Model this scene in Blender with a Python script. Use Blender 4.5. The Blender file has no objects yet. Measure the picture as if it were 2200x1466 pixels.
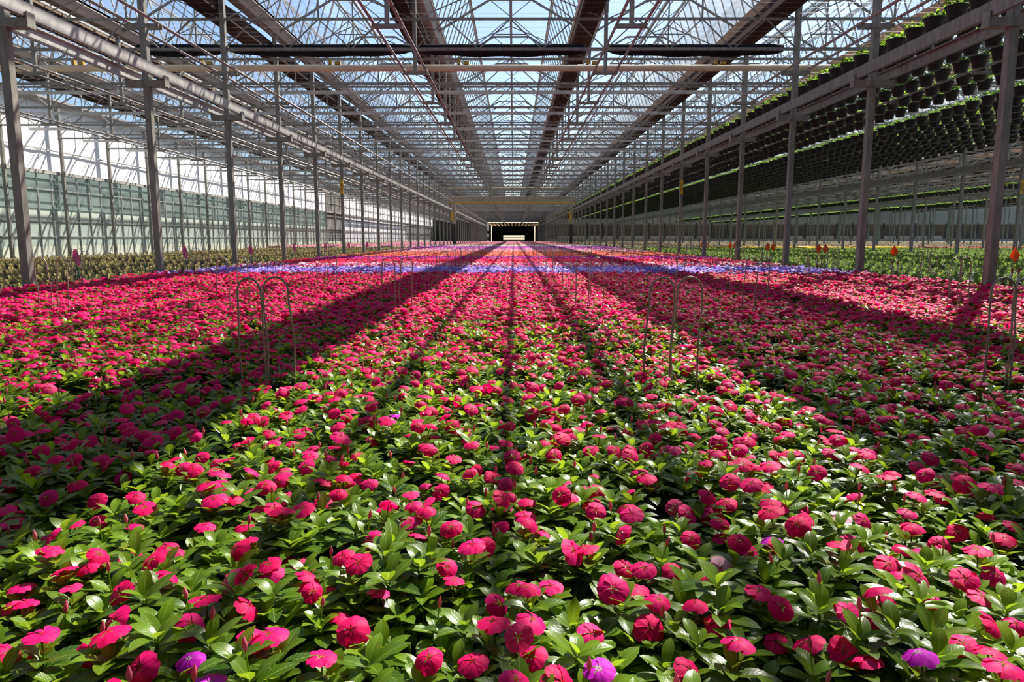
import bpy, math, random
import numpy as np
from mathutils import Vector, Matrix

random.seed(7); rng = np.random.default_rng(7)
R = math.radians
scene = bpy.context.scene
COL = scene.collection

# ------------------------------------------------------------------ camera
CAMZ = 1.0
PITCH = 8.17
cam_d = bpy.data.cameras.new('camera'); cam_d.sensor_width = 36.0
cam_d.lens = 1540 / 2200 * 36.0; cam_d.clip_end = 1500; cam_d.clip_start = 0.05
cam = bpy.data.objects.new('camera', cam_d); COL.objects.link(cam)
cam.location = (0, 0, CAMZ); cam.rotation_euler = (R(90 - PITCH), 0, R(0.11))
scene.camera = cam

# ------------------------------------------------------------------ world, sun, exposure
SUN_AZ, SUN_EL = 35.0, 47.0          # azimuth from +Y towards +X
w = bpy.data.worlds.new('sky'); scene.world = w; w.use_nodes = True
nt = w.node_tree; nt.nodes.clear()
sky = nt.nodes.new('ShaderNodeTexSky'); sky.sky_type = 'NISHITA'; sky.sun_disc = False
sky.sun_elevation = R(SUN_EL); sky.sun_rotation = R(SUN_AZ); sky.air_density = 1.0; sky.dust_density = 1.0; sky.ozone_density = 3.5
bg = nt.nodes.new('ShaderNodeBackground'); bg.inputs['Strength'].default_value = 0.19
wo = nt.nodes.new('ShaderNodeOutputWorld')
nt.links.new(sky.outputs[0], bg.inputs[0]); nt.links.new(bg.outputs[0], wo.inputs[0])
sun_d = bpy.data.lights.new('sun', 'SUN'); sun_d.energy = 12.0; sun_d.angle = R(0.53); sun_d.color = (1.0, 0.94, 0.85)
sun = bpy.data.objects.new('sun', sun_d); COL.objects.link(sun)
sdir = Vector((math.sin(R(SUN_AZ)) * math.cos(R(SUN_EL)), math.cos(R(SUN_AZ)) * math.cos(R(SUN_EL)), math.sin(R(SUN_EL))))
sun.rotation_euler = (-sdir).to_track_quat('-Z', 'Y').to_euler(); sun.location = (0, 0, 30)
scene.view_settings.view_transform = 'Standard'; scene.view_settings.look = 'None'
scene.view_settings.gamma = 1.0; scene.view_settings.use_curve_mapping = False
scene.view_settings.exposure = 0.0
scene.cycles.transparent_max_bounces = 32
scene.cycles.max_bounces = 7; scene.cycles.diffuse_bounces = 3; scene.cycles.transmission_bounces = 4; scene.cycles.glossy_bounces = 3
scene.cycles.sample_clamp_indirect = 6.0

# ------------------------------------------------------------------ materials
MATS = {}
def newmat(name):
    m = bpy.data.materials.new(name); m.use_nodes = True; m.node_tree.nodes.clear(); MATS[name] = m
    return m, m.node_tree
def N(nt, t, **kw):
    n = nt.nodes.new(t)
    for k, v in kw.items():
        if k in n.inputs: n.inputs[k].default_value = v
        else: setattr(n, k, v)
    return n
def solid(name, c1, c2=None, rough=0.5, metal=0.0, scale=6.0, stretch=(1, 1, 1), trans=0.0, spec=0.5, bump=0.0):
    m, nt = newmat(name); L = nt.links.new
    out = N(nt, 'ShaderNodeOutputMaterial'); p = N(nt, 'ShaderNodeBsdfPrincipled')
    p.inputs['Roughness'].default_value = rough; p.inputs['Metallic'].default_value = metal
    p.inputs['Specular IOR Level'].default_value = spec
    col = None
    if c2 is not None:
        tc = N(nt, 'ShaderNodeTexCoord'); mp = N(nt, 'ShaderNodeMapping'); mp.inputs['Scale'].default_value = stretch
        L(tc.outputs['Object'], mp.inputs[0])
        nz = N(nt, 'ShaderNodeTexNoise'); nz.inputs['Scale'].default_value = scale; nz.inputs['Detail'].default_value = 4
        L(mp.outputs[0], nz.inputs['Vector'])
        cr = N(nt, 'ShaderNodeValToRGB'); cr.color_ramp.elements[0].position = 0.35; cr.color_ramp.elements[1].position = 0.65
        cr.color_ramp.elements[0].color = (*c1, 1); cr.color_ramp.elements[1].color = (*c2, 1)
        L(nz.outputs[0], cr.inputs[0]); L(cr.outputs[0], p.inputs['Base Color']); col = cr.outputs[0]
        if bump:
            b = N(nt, 'ShaderNodeBump'); b.inputs['Strength'].default_value = bump; L(nz.outputs[0], b.inputs['Height']); L(b.outputs[0], p.inputs['Normal'])
    else:
        p.inputs['Base Color'].default_value = (*c1, 1)
    if trans > 0:
        t = N(nt, 'ShaderNodeBsdfTranslucent'); mx = N(nt, 'ShaderNodeMixShader'); mx.inputs[0].default_value = trans
        if col is not None: L(col, t.inputs[0])
        else: t.inputs[0].default_value = (*c1, 1)
        L(p.outputs[0], mx.inputs[1]); L(t.outputs[0], mx.inputs[2]); L(mx.outputs[0], out.inputs[0])
    else: L(p.outputs[0], out.inputs[0])
    return m
steel = solid('galvanised_steel', (0.19, 0.182, 0.155), (0.30, 0.29, 0.255), rough=0.5, metal=0.3, scale=3.0, stretch=(4, 4, 1))
steel_b = solid('bright_galvanised', (0.42, 0.41, 0.38), (0.60, 0.585, 0.55), rough=0.45, metal=0.5, scale=5.0)
alu = solid('weathered_aluminium', (0.34, 0.30, 0.27), (0.52, 0.47, 0.43), rough=0.42, metal=0.6, scale=2.0, stretch=(3, .3, 3))
pipe_m = solid('pipe_steel', (0.30, 0.265, 0.235), (0.44, 0.40, 0.37), rough=0.4, metal=0.35, scale=8)
screen_m = solid('brown_screen_fabric', (0.045, 0.030, 0.024), (0.085, 0.06, 0.048), rough=0.9, scale=1.2, stretch=(14, .4, 14), spec=.1, trans=.12)
tan_m = solid('tan_screen_edge', (0.50, 0.37, 0.26), (0.66, 0.50, 0.37), rough=0.8, scale=1.5, stretch=(4, .4, 4), trans=0.5, spec=.1)
black_m = solid('black_fabric', (0.006, 0.007, 0.010), (0.014, 0.015, 0.02), rough=0.8, scale=3, spec=.2)
beige_m = solid('beige_pipe', (0.72, 0.55, 0.37), (0.82, 0.66, 0.46), rough=0.5, scale=2)
brass_m = solid('yellow_fitting', (0.45, 0.30, 0.05), rough=.5)
concrete = solid('concrete_floor', (0.10, 0.095, 0.085), (0.17, 0.16, 0.145), rough=0.85, scale=1.5)
soil_m = solid('outside_ground', (0.10, 0.13, 0.06), (0.2, 0.2, 0.12), rough=0.9, scale=.5)
white_m = solid('white_curtain', (0.80, 0.80, 0.82), (0.9, 0.9, 0.92), rough=0.8, scale=.7, stretch=(1, 3, .3), trans=0.25, spec=.1)
sage_m = solid('sage_film', (0.50, 0.57, 0.50), (0.58, 0.64, 0.56), rough=0.35, scale=.5, stretch=(1, 3, .4), trans=0.2)
cream_m = solid('cream_base', (0.6, 0.6, 0.47), rough=.6)
navy_m = solid('blue_grey_tone', (0.09, 0.11, 0.15), (0.12, 0.14, 0.19), rough=.6, scale=.3)
pot_m = solid('black_pot_plastic', (0.012, 0.012, 0.014), rough=0.45, spec=.4)
yellow_m = solid('yellow_sign', (0.70, 0.42, 0.02), rough=.5)
ink_m = solid('dark_lettering', (0.06, 0.035, 0.005), rough=.6)
wall_beige = solid('beige_wall_sheet', (0.30, 0.27, 0.22), (0.38, 0.34, 0.28), rough=.7, scale=.2)
dark_m = solid('dark_interior', (0.035, 0.032, 0.026), (0.07, 0.062, 0.05), rough=.8, scale=.4)
grey_wall = solid('grey_building_wall', (0.10, 0.10, 0.095), (0.16, 0.155, 0.14), rough=.8, scale=.3)
wood_m = solid('pale_roof_slat', (0.50, 0.38, 0.24), (0.62, 0.5, 0.34), rough=.6, scale=.5, trans=.5)
hoop_m = solid('hoop_wire', (0.25, 0.21, 0.18), (0.40, 0.35, 0.30), rough=0.35, metal=0.2, scale=20)
orange_m = solid('orange_flag', (1.0, 0.22, 0.015), rough=.6, trans=.55)
pink_m = solid('pink_ribbon', (0.75, 0.16, 0.42), rough=.5, trans=.5)
red_m = solid('red_band', (0.35, 0.015, 0.012), rough=.5)
stake_m = solid('white_stake', (0.55, 0.5, 0.48), rough=.5)
tag_m = solid('green_tag', (0.01, 0.10, 0.05), rough=.5)
wrap_m = solid('pale_wrap', (0.36, 0.31, 0.25), (0.45, 0.40, 0.33), rough=.6, scale=2)
wire_m = solid('screen_wire', (0.35, 0.37, 0.42), rough=.5)

facade_m = solid('neighbour_facade', (0.20, 0.235, 0.22), (0.42, 0.46, 0.43), rough=.6, scale=.35, stretch=(1, .5, 3))
def glass(name, tint, diff, gloss_rough=0.03, opac=0.12):
    m, nt = newmat(name); L = nt.links.new
    out = N(nt, 'ShaderNodeOutputMaterial')
    t = N(nt, 'ShaderNodeBsdfTransparent'); t.inputs[0].default_value = (*tint, 1)
    d = N(nt, 'ShaderNodeBsdfDiffuse'); d.inputs[0].default_value = (*diff, 1)
    tl = N(nt, 'ShaderNodeBsdfTranslucent'); tl.inputs[0].default_value = (*diff, 1)
    g = N(nt, 'ShaderNodeBsdfGlossy'); g.inputs['Roughness'].default_value = gloss_rough; g.inputs[0].default_value = (.9, .95, 1, 1)
    fr = N(nt, 'ShaderNodeFresnel'); fr.inputs[0].default_value = 1.45
    ge = N(nt, 'ShaderNodeNewGeometry'); ior = N(nt, 'ShaderNodeMapRange'); ior.inputs['To Min'].default_value = 1.45; ior.inputs['To Max'].default_value = 1 / 1.45
    L(ge.outputs['Backfacing'], ior.inputs[0]); L(ior.outputs[0], fr.inputs[0])
    m0 = N(nt, 'ShaderNodeMixShader'); m0.inputs[0].default_value = .6; L(d.outputs[0], m0.inputs[1]); L(tl.outputs[0], m0.inputs[2])
    m1 = N(nt, 'ShaderNodeMixShader')
    tc = N(nt, 'ShaderNodeTexCoord'); nz = N(nt, 'ShaderNodeTexNoise'); nz.inputs['Scale'].default_value = .9; nz.inputs['Detail'].default_value = 5
    L(tc.outputs['Object'], nz.inputs['Vector'])
    mr = N(nt, 'ShaderNodeMapRange'); mr.inputs['From Min'].default_value = .3; mr.inputs['From Max'].default_value = .75
    mr.inputs['To Min'].default_value = opac * .5; mr.inputs['To Max'].default_value = opac * 1.6
    L(nz.outputs[0], mr.inputs[0]); L(mr.outputs[0], m1.inputs[0])
    L(t.outputs[0], m1.inputs[1]); L(m0.outputs[0], m1.inputs[2])
    m2 = N(nt, 'ShaderNodeMixShader'); L(fr.outputs[0], m2.inputs[0]); L(m1.outputs[0], m2.inputs[1]); L(g.outputs[0], m2.inputs[2])
    L(m2.outputs[0], out.inputs[0])
    return m
glass_m = glass('roof_glass', (.90, .94, .97), (.70, .78, .84), opac=.12)
glass_shading = glass('shading_roof_glass', (.45, .48, .5), (.62, .68, .72), opac=.52)  # denser glass, opacity raised to throw a shadow on the bed
wallglass_m = glass('wall_glass', (.76, .80, .78), (.48, .53, .51), opac=.2)

def leafmat(name, dark, light, vein, rough=.31, trans=.3, uvvein=True, coat=0.0):
    m, nt = newmat(name); L = nt.links.new
    out = N(nt, 'ShaderNodeOutputMaterial'); p = N(nt, 'ShaderNodeBsdfPrincipled'); p.inputs['Roughness'].default_value = rough
    p.inputs['Specular IOR Level'].default_value = .27
    at = N(nt, 'ShaderNodeAttribute'); at.attribute_name = 'rnd'
    oi = N(nt, 'ShaderNodeObjectInfo')
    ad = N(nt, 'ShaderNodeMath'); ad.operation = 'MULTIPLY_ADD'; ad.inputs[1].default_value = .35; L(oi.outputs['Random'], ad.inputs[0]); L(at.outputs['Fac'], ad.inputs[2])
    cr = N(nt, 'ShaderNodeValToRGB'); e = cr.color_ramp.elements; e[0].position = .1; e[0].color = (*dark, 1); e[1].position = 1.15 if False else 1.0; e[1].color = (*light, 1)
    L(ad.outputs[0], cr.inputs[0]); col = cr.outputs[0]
    if uvvein:
        uv = N(nt, 'ShaderNodeUVMap'); sx = N(nt, 'ShaderNodeSeparateXYZ'); L(uv.outputs[0], sx.inputs[0])
        s1 = N(nt, 'ShaderNodeMath'); s1.operation = 'SUBTRACT'; s1.inputs[1].default_value = .5; L(sx.outputs['Y'], s1.inputs[0])
        a = N(nt, 'ShaderNodeMath'); a.operation = 'ABSOLUTE'; L(s1.outputs[0], a.inputs[0])
        mid = N(nt, 'ShaderNodeMapRange'); mid.inputs['From Min'].default_value = .0; mid.inputs['From Max'].default_value = .05; mid.inputs['To Min'].default_value = 1; mid.inputs['To Max'].default_value = 0
        L(a.outputs[0], mid.inputs[0])
        q = N(nt, 'ShaderNodeMath'); q.operation = 'MULTIPLY_ADD'; q.inputs[1].default_value = -.5; L(a.outputs[0], q.inputs[0]); L(sx.outputs['X'], q.inputs[2])
        q2 = N(nt, 'ShaderNodeMath'); q2.operation = 'MULTIPLY'; q2.inputs[1].default_value = 50; L(q.outputs[0], q2.inputs[0])
        sn = N(nt, 'ShaderNodeMath'); sn.operation = 'SINE'; L(q2.outputs[0], sn.inputs[0])
        sv = N(nt, 'ShaderNodeMapRange'); sv.inputs['From Min'].default_value = .75; sv.inputs['From Max'].default_value = 1.0; sv.inputs['To Max'].default_value = .3; L(sn.outputs[0], sv.inputs[0])
        mxx = N(nt, 'ShaderNodeMath'); mxx.operation = 'MAXIMUM'; L(mid.outputs[0], mxx.inputs[0]); L(sv.outputs[0], mxx.inputs[1])
        ml = N(nt, 'ShaderNodeMath'); ml.operation = 'MULTIPLY'; ml.inputs[1].default_value = .75; L(mxx.outputs[0], ml.inputs[0])
        mc = N(nt, 'ShaderNodeMixRGB'); mc.inputs[2].default_value = (*vein, 1); L(ml.outputs[0], mc.inputs[0]); L(col, mc.inputs[1]); col = mc.outputs[0]
        bp = N(nt, 'ShaderNodeBump'); bp.inputs['Strength'].default_value = .25; bp.inputs['Distance'].default_value = .002; bp.invert = True
        L(mxx.outputs[0], bp.inputs['Height']); L(bp.outputs[0], p.inputs['Normal'])
    L(col, p.inputs['Base Color'])
    t = N(nt, 'ShaderNodeBsdfTranslucent'); hs = N(nt, 'ShaderNodeHueSaturation'); hs.inputs['Value'].default_value = 2.2; hs.inputs['Hue'].default_value = .48; L(col, hs.inputs['Color']); L(hs.outputs[0], t.inputs[0])
    mx = N(nt, 'ShaderNodeMixShader'); mx.inputs[0].default_value = trans; L(p.outputs[0], mx.inputs[1]); L(t.outputs[0], mx.inputs[2]); L(mx.outputs[0], out.inputs[0])
    return m
leaf_m = leafmat('vinca_leaf', (0.013, 0.046, 0.003), (0.14, 0.235, 0.008), (0.24, 0.36, 0.06), trans=.4)
leaf_far = leafmat('bed_leaf', (0.03, 0.09, 0.015), (0.10, 0.2, 0.03), (0, 0, 0), uvvein=False, rough=.6)
leaf_basket = leafmat('basket_leaf', (0.04, 0.125, 0.012), (0.155, 0.30, 0.02), (0, 0, 0), uvvein=False, rough=.6, trans=.45)
leaf_olive = leafmat('olive_leaf', (0.07, 0.09, 0.02), (0.27, 0.235, 0.08), (0, 0, 0), uvvein=False, rough=.6, trans=.3)
leaf_green = leafmat('young_green_leaf', (0.03, 0.085, 0.012), (0.13, 0.21, 0.035), (0, 0, 0), uvvein=False, rough=.6, trans=.35)

def petalmat(name, stops, trans=.35, rough=.6, eye=None):
    """stops: list of (position, colour); picked per flower by the mesh's own 'rnd' value and the plant's random value"""
    m, nt = newmat(name); L = nt.links.new
    out = N(nt, 'ShaderNodeOutputMaterial'); p = N(nt, 'ShaderNodeBsdfPrincipled'); p.inputs['Roughness'].default_value = rough; p.inputs['Specular IOR Level'].default_value = .18
    p.inputs['Sheen Weight'].default_value = .0
    at = N(nt, 'ShaderNodeAttribute'); at.attribute_name = 'rnd'; oi = N(nt, 'ShaderNodeObjectInfo')
    ad = N(nt, 'ShaderNodeMath'); ad.operation = 'ADD'; L(oi.outputs['Random'], ad.inputs[0]); L(at.outputs['Fac'], ad.inputs[1])
    fr = N(nt, 'ShaderNodeMath'); fr.operation = 'FRACT'; L(ad.outputs[0], fr.inputs[0])
    cr = N(nt, 'ShaderNodeValToRGB'); r = cr.color_ramp
    while len(r.elements) < len(stops): r.elements.new(.5)
    for e, (pos, c) in zip(r.elements, stops): e.position = pos; e.color = (*c, 1)
    r.interpolation = 'CONSTANT' if name.startswith('mix') else 'LINEAR'
    L(fr.outputs[0], cr.inputs[0]); col = cr.outputs[0]
    if eye:
        uv = N(nt, 'ShaderNodeUVMap'); sx = N(nt, 'ShaderNodeSeparateXYZ'); L(uv.outputs[0], sx.inputs[0])
        mr = N(nt, 'ShaderNodeMapRange'); mr.inputs['From Min'].default_value = .05; mr.inputs['From Max'].default_value = .22; mr.inputs['To Min'].default_value = 1; mr.inputs['To Max'].default_value = 0; L(sx.outputs['X'], mr.inputs[0])
        mc = N(nt, 'ShaderNodeMixRGB'); mc.inputs[2].default_value = (*eye, 1); L(mr.outputs[0], mc.inputs[0]); L(col, mc.inputs[1])
        # fine streaks along the petal
        w_ = N(nt, 'ShaderNodeMath'); w_.operation = 'MULTIPLY'; w_.inputs[1].default_value = 60; L(sx.outputs['Y'], w_.inputs[0])
        sn = N(nt, 'ShaderNodeMath'); sn.operation = 'SINE'; L(w_.outputs[0], sn.inputs[0])
        hv = N(nt, 'ShaderNodeMapRange'); hv.inputs['From Min'].default_value = -1; hv.inputs['To Min'].default_value = .92; hv.inputs['To Max'].default_value = 1.06; L(sn.outputs[0], hv.inputs[0])
        hs2 = N(nt, 'ShaderNodeHueSaturation'); L(hv.outputs[0], hs2.inputs['Value']); L(mc.outputs[0], hs2.inputs['Color']); col = hs2.outputs[0]
    L(col, p.inputs['Base Color'])
    t = N(nt, 'ShaderNodeBsdfTranslucent'); L(col, t.inputs[0])
    mx = N(nt, 'ShaderNodeMixShader'); mx.inputs[0].default_value = trans; L(p.outputs[0], mx.inputs[1]); L(t.outputs[0], mx.inputs[2]); L(mx.outputs[0], out.inputs[0])
    return m
petal_red = petalmat('petal_pink_red', [(0, (.78, .002, .105)), (.45, (.84, .003, .14)), (.8, (.86, .006, .18)), (.95, (.64, .004, .15)), (1, (.84, .06, .19))], eye=(.55, .0, .02))
petal_mag = petalmat('petal_magenta', [(0, (.62, .01, .55)), (1, (.72, .02, .62))], eye=(.9, .5, .8))
petal_pale = petalmat('petal_pale_pink', [(0, (.85, .42, .52)), (1, (.9, .5, .6))], eye=(.7, .05, .15))
petal_bud = petalmat('bud_pink', [(0, (.62, .10, .18)), (1, (.75, .25, .30))])
# ------------------------------------------------------------------ mesh helpers
class MB:
    def __init__(s): s.v = []; s.f = []; s.m = []; s.uv = []; s.rnd = []; s.mi = 0; s.cr = 0.0
    def add(s, vs, fs, uvs=None):
        o = len(s.v); s.v += [tuple(v) for v in vs]
        s.rnd += [s.cr] * len(vs); s.uv += (uvs if uvs else [(0, 0)] * len(vs))
        for f in fs: s.f.append(tuple(i + o for i in f)); s.m.append(s.mi)
    def box(s, x0, x1, y0, y1, z0, z1):
        s.add([(x0, y0, z0), (x1, y0, z0), (x1, y1, z0), (x0, y1, z0), (x0, y0, z1), (x1, y0, z1), (x1, y1, z1), (x0, y1, z1)],
              [(0, 3, 2, 1), (4, 5, 6, 7), (0, 1, 5, 4), (1, 2, 6, 5), (2, 3, 7, 6), (3, 0, 4, 7)])
    def bar(s, a, b, r, n=4, r2=None, cap=True):
        a = Vector(a); b = Vector(b); d = (b - a)
        if d.length < 1e-6: return
        d.normalize(); up = Vector((0, 0, 1)) if abs(d.z) < .9 else Vector((0, 1, 0))
        u = d.cross(up).normalized(); w_ = u.cross(d).normalized(); vs = []; r2 = r if r2 is None else r2
        off = math.pi / 4 if n == 4 else 0; k = math.sqrt(2) if n == 4 else 1
        for p, rr in ((a, r), (b, r2)):
            for i in range(n):
                t = 2 * math.pi * i / n + off; vs.append(p + u * (math.cos(t) * rr * k) + w_ * (math.sin(t) * rr * k))
        fs = [(i, (i + 1) % n, n + (i + 1) % n, n + i) for i in range(n)]
        if cap: fs += [tuple(range(n - 1, -1, -1)), tuple(range(n, 2 * n))]
        s.add(vs, fs)
    def tube(s, pts, r, n=8):
        pts = [Vector(p) for p in pts]; vs = []; prev = None
        for i, p in enumerate(pts):
            d = (pts[min(i + 1, len(pts) - 1)] - pts[max(i - 1, 0)]).normalized()
            if prev is None:
                up = Vector((0, 1, 0)) if abs(d.y) < .9 else Vector((1, 0, 0)); u = d.cross(up).normalized()
            else: u = (prev - d * prev.dot(d)).normalized()
            prev = u; w_ = d.cross(u)
            for k in range(n):
                t = 2 * math.pi * k / n; vs.append(p + u * (math.cos(t) * r) + w_ * (math.sin(t) * r))
        fs = []
        for i in range(len(pts) - 1):
            for k in range(n): fs.append((i * n + k, i * n + (k + 1) % n, (i + 1) * n + (k + 1) % n, (i + 1) * n + k))
        fs += [tuple(range(n - 1, -1, -1)), tuple(range((len(pts) - 1) * n, len(pts) * n))]
        s.add(vs, fs)
    def extrude_y(s, prof, y0, y1, closed=True):
        n = len(prof); vs = [(x, y0, z) for x, z in prof] + [(x, y1, z) for x, z in prof]
        fs = [(i, (i + 1) % n, n + (i + 1) % n, n + i) for i in range(n if closed else n - 1)]
        if closed: fs += [tuple(range(n - 1, -1, -1)), tuple(range(n, 2 * n))]
        s.add(vs, fs)
    def lathe(s, prof, n=16, c=(0, 0, 0), sy=1.0):
        vs = []
        for r, z in prof:
            for k in range(n):
                t = 2 * math.pi * k / n; vs.append((c[0] + r * math.cos(t), c[1] + r * math.sin(t) * sy, c[2] + z))
        fs = []
        for i in range(len(prof) - 1):
            for k in range(n): fs.append((i * n + k, i * n + (k + 1) % n, (i + 1) * n + (k + 1) % n, (i + 1) * n + k))
        s.add(vs, fs)
    def mesh(s, name, mats, smooth=False):
        me = bpy.data.meshes.new(name); me.from_pydata(s.v, [], s.f)
        for m in (mats if isinstance(mats, (list, tuple)) else [mats]): me.materials.append(m)
        if any(s.m): me.polygons.foreach_set('material_index', s.m)
        if any(u != (0, 0) for u in s.uv):
            uvl = me.uv_layers.new(name='UVMap'); lv = np.empty(len(me.loops), dtype=np.int32); me.loops.foreach_get('vertex_index', lv)
            uvl.data.foreach_set('uv', np.array(s.uv, dtype=np.float32)[lv].ravel())
        if any(s.rnd):
            a = me.attributes.new('rnd', 'FLOAT', 'POINT'); a.data.foreach_set('value', s.rnd)
        if smooth: me.polygons.foreach_set('use_smooth', [True] * len(me.polygons))
        me.update(); return me
    def obj(s, name, mats, parent=None, smooth=False, loc=None):
        o = bpy.data.objects.new(name, s.mesh(name, mats, smooth)); COL.objects.link(o)
        if parent is not None: o.parent = parent
        if loc is not None: o.location = loc
        return o
def inst(src, parent=None, loc=None, rz=None, sc=None):
    o = src.copy(); COL.objects.link(o); o.parent = parent
    if loc is not None: o.location = loc
    if rz is not None: o.rotation_euler = (0, 0, rz)
    if sc is not None: o.scale = (sc, sc, sc)
    return o
def tag(o, label=None, cat=None, group=None, kind=None):
    if label: o['label'] = label
    if cat: o['category'] = cat
    if group: o['group'] = group
    elif group is None and 'group' in o and label: del o['group']
    if kind: o['kind'] = kind
    return o
ORD = ['first', 'second', 'third', 'fourth', 'fifth', 'sixth', 'seventh', 'eighth', 'ninth', 'tenth', 'eleventh', 'twelfth',
       'thirteenth', 'fourteenth', 'fifteenth', 'sixteenth', 'seventeenth', 'eighteenth', 'nineteenth', 'twentieth']

# ------------------------------------------------------------------ layout constants
CX = -0.08
def row_x(j): return CX - 7.1 + 14.2 * j          # steel column rows: -1 left wall, 0 and 1 beside the bed, 2.. to the right
SP = 14.2 / 3
def gut_x(i): return CX - 7.1 + SP * i            # gutters, i=0 over row 0, 3 over row 1
FY0, DY = 10.62, 4.0
def fy(k): return FY0 + DY * k
YEND = 194.0
ZB, ZT, ZG, ZR = 5.64, 6.35, 7.04, 8.05            # truss bottom, truss top, gutter seat, gable top
ZRAIL = 5.07
ROWNAME = {-1: 'against the left side wall', 0: 'on the left edge of the flower bed', 1: 'on the right edge of the flower bed',
           2: 'beyond the green plants at right', 3: 'deep in the right hand bays', 4: 'deep in the right hand bays', 5: 'deep in the right hand bays', 6: 'deep in the right hand bays'}
def in_view(x, y, z, m=60):
    th = R(PITCH); c = y * math.cos(th) - (z - CAMZ) * math.sin(th)
    if c < .2: return False
    u = y * math.sin(th) + (z - CAMZ) * math.cos(th)
    px = 1103 + 1540 * x / c; py = 733 - 1540 * u / c
    return -m < px < 2200 + m and -m < py < 1466 + m
def project(x, y, z):
    th = R(PITCH); c = y * math.cos(th) - (z - CAMZ) * math.sin(th); u = y * math.sin(th) + (z - CAMZ) * math.cos(th)
    return 1103 + 1540 * x / c, 733 - 1540 * u / c

# ------------------------------------------------------------------ setting: floor, walls
b = MB(); b.box(-21.7, 121, -26, YEND + 60, -.2, 0); tag(b.obj('floor', concrete), kind='structure')
b = MB(); b.box(-160, -21.9, -60, 300, -.25, -.1); tag(b.obj('lawn', soil_m), kind='structure')
XWL = row_x(-1) - .16
# left wall: cream foot board, sage film, clear glass band, steel rail, white upper sheet
b = MB(); b.box(XWL - .08, XWL, -26, YEND, 0, .62); tag(b.obj('baseboard_left', cream_m), kind='structure')
b = MB(); b.box(XWL - .03, XWL - .01, -26, 84, .62, 2.25); tag(b.obj('wall_left', sage_m), kind='structure')
b = MB(); b.box(XWL - .03, XWL - .015, -26, 84, 2.25, 3.95); tag(b.obj('window_1', wallglass_m), kind='structure')
b = MB(); b.box(XWL - .06, XWL + .14, -26, YEND, 3.93, 4.08); b.box(XWL + .0, XWL + .05, -26, YEND, 5.0, 5.05); b.box(XWL, XWL + .04, -26, YEND, 1.05, 1.09)
b.box(XWL, XWL + .04, -26, YEND, 1.75, 1.79); b.box(XWL, XWL + .04, -26, 84, 3.2, 3.24)
tag(b.obj('trim_1', steel_b), kind='structure')
b = MB(); y = -25.0
while y < 84:
    b.box(XWL - .01, XWL + .05, y - .02, y + .02, .0, 3.95); y += 1.0
tag(b.obj('trim_2', steel_b), kind='structure')
b = MB()
y = -26.0
while y < YEND:                                    # rippled white sheet
    y2 = y + .5
    x = lambda t: XWL - .06 + .012 * math.sin(t * 5.1) + .01 * math.sin(t * 2.3)
    b.add([(x(y), y, 4.05), (x(y2), y2, 4.05), (x(y2), y2, 7.1), (x(y), y, 7.1)], [(0, 1, 2, 3)]); y = y2
tag(b.obj('wall_curtain', white_m), 'long white sheet closing the upper part of the left side wall', 'curtain')
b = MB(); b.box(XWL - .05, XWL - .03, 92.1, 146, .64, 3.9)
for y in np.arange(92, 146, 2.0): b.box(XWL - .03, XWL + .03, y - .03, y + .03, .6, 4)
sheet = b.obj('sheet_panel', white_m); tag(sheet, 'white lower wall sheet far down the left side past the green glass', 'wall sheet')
b = MB(); b.box(XWL - .04, XWL - .01, 84, 92, .0, 7.0); tag(b.obj('wall_left', grey_wall), kind='structure')
b = MB(); b.box(XWL - .04, XWL - .01, 146.1, YEND, .0, 3.9); tag(b.obj('wall_left', grey_wall), kind='structure')
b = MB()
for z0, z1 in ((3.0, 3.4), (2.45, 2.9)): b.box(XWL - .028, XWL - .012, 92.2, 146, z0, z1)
b.obj('blue_grey_band', navy_m, sheet)['label'] = 'blue grey band'  # two long blue grey bands laid along the white sheet
# neighbouring house seen through the left glass
b = MB(); b.box(-34, -33.8, -30, 230, 0, 7.5)
for z in (1.6, 2.6, 3.1, 3.6, 4.4, 5.2): b.box(-33.8, -33.7, -30, 230, z, z + .09)
for y in np.arange(-30, 230, 4.0): b.box(-33.8, -33.6, y, y + .12, 0, 7.5)
tag(b.obj('greenhouse_facade', facade_m), 'dim facade of the neighbouring greenhouse behind the left glass', 'greenhouse')
b = MB(); b.box(XWL, 60, -26.2, -26, 0, 7.1); tag(b.obj('wall_light_block', grey_wall), kind='structure')  # added unseen behind the camera to cut light on front faces
b = MB(); b.box(XWL, 60, -26, -1.5, 6.75, 6.85); tag(b.obj('ceiling', grey_wall), kind='structure')  # opaque slab added behind the camera to lower the ambient light
b = MB(); b.box(row_x(1) + .3, row_x(1) + .4, 158.3, YEND, 0, 9); tag(b.obj('wall_right', dark_m), kind='structure')
# far end wall
YB = YEND
b = MB()
b.box(XWL, row_x(0) - .1, YB, YB + .1, 0, 8); b.box(row_x(0), row_x(1), YB, YB + .1, 5.6, 10.2)
tag(b.obj('wall_back', dark_m), kind='structure')
b = MB(); b.add([(CX - 2.4, YB - .3, 7.1), (CX + 2.4, YB - .3, 7.1), (CX, YB - .3, 9.9), (CX - 2.4, YB - .1, 7.1), (CX + 2.4, YB - .1, 7.1), (CX, YB - .1, 9.9)], [(0, 1, 2), (5, 4, 3), (0, 2, 5, 3), (1, 4, 5, 2)])
tag(b.obj('roof_gable', dark_m), 'dark triangular gable above the far end opening', 'gable')
YR = 158.0
b = MB(); b.box(row_x(1) + .3, 120, YR, YR + .2, 4.0, 8.0); tag(b.obj('wall_right', wall_beige), kind='structure')
b = MB(); b.box(row_x(1) + .3, 120, YR + 3, YR + 3.2, 0, 4.2)
for x in np.arange(9, 120, 3.4): b.box(x, x + .35, YR - .05, YR + .15, 0, 4.2)
tag(b.obj('wall_back', dark_m), kind='structure')
b = MB()
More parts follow.
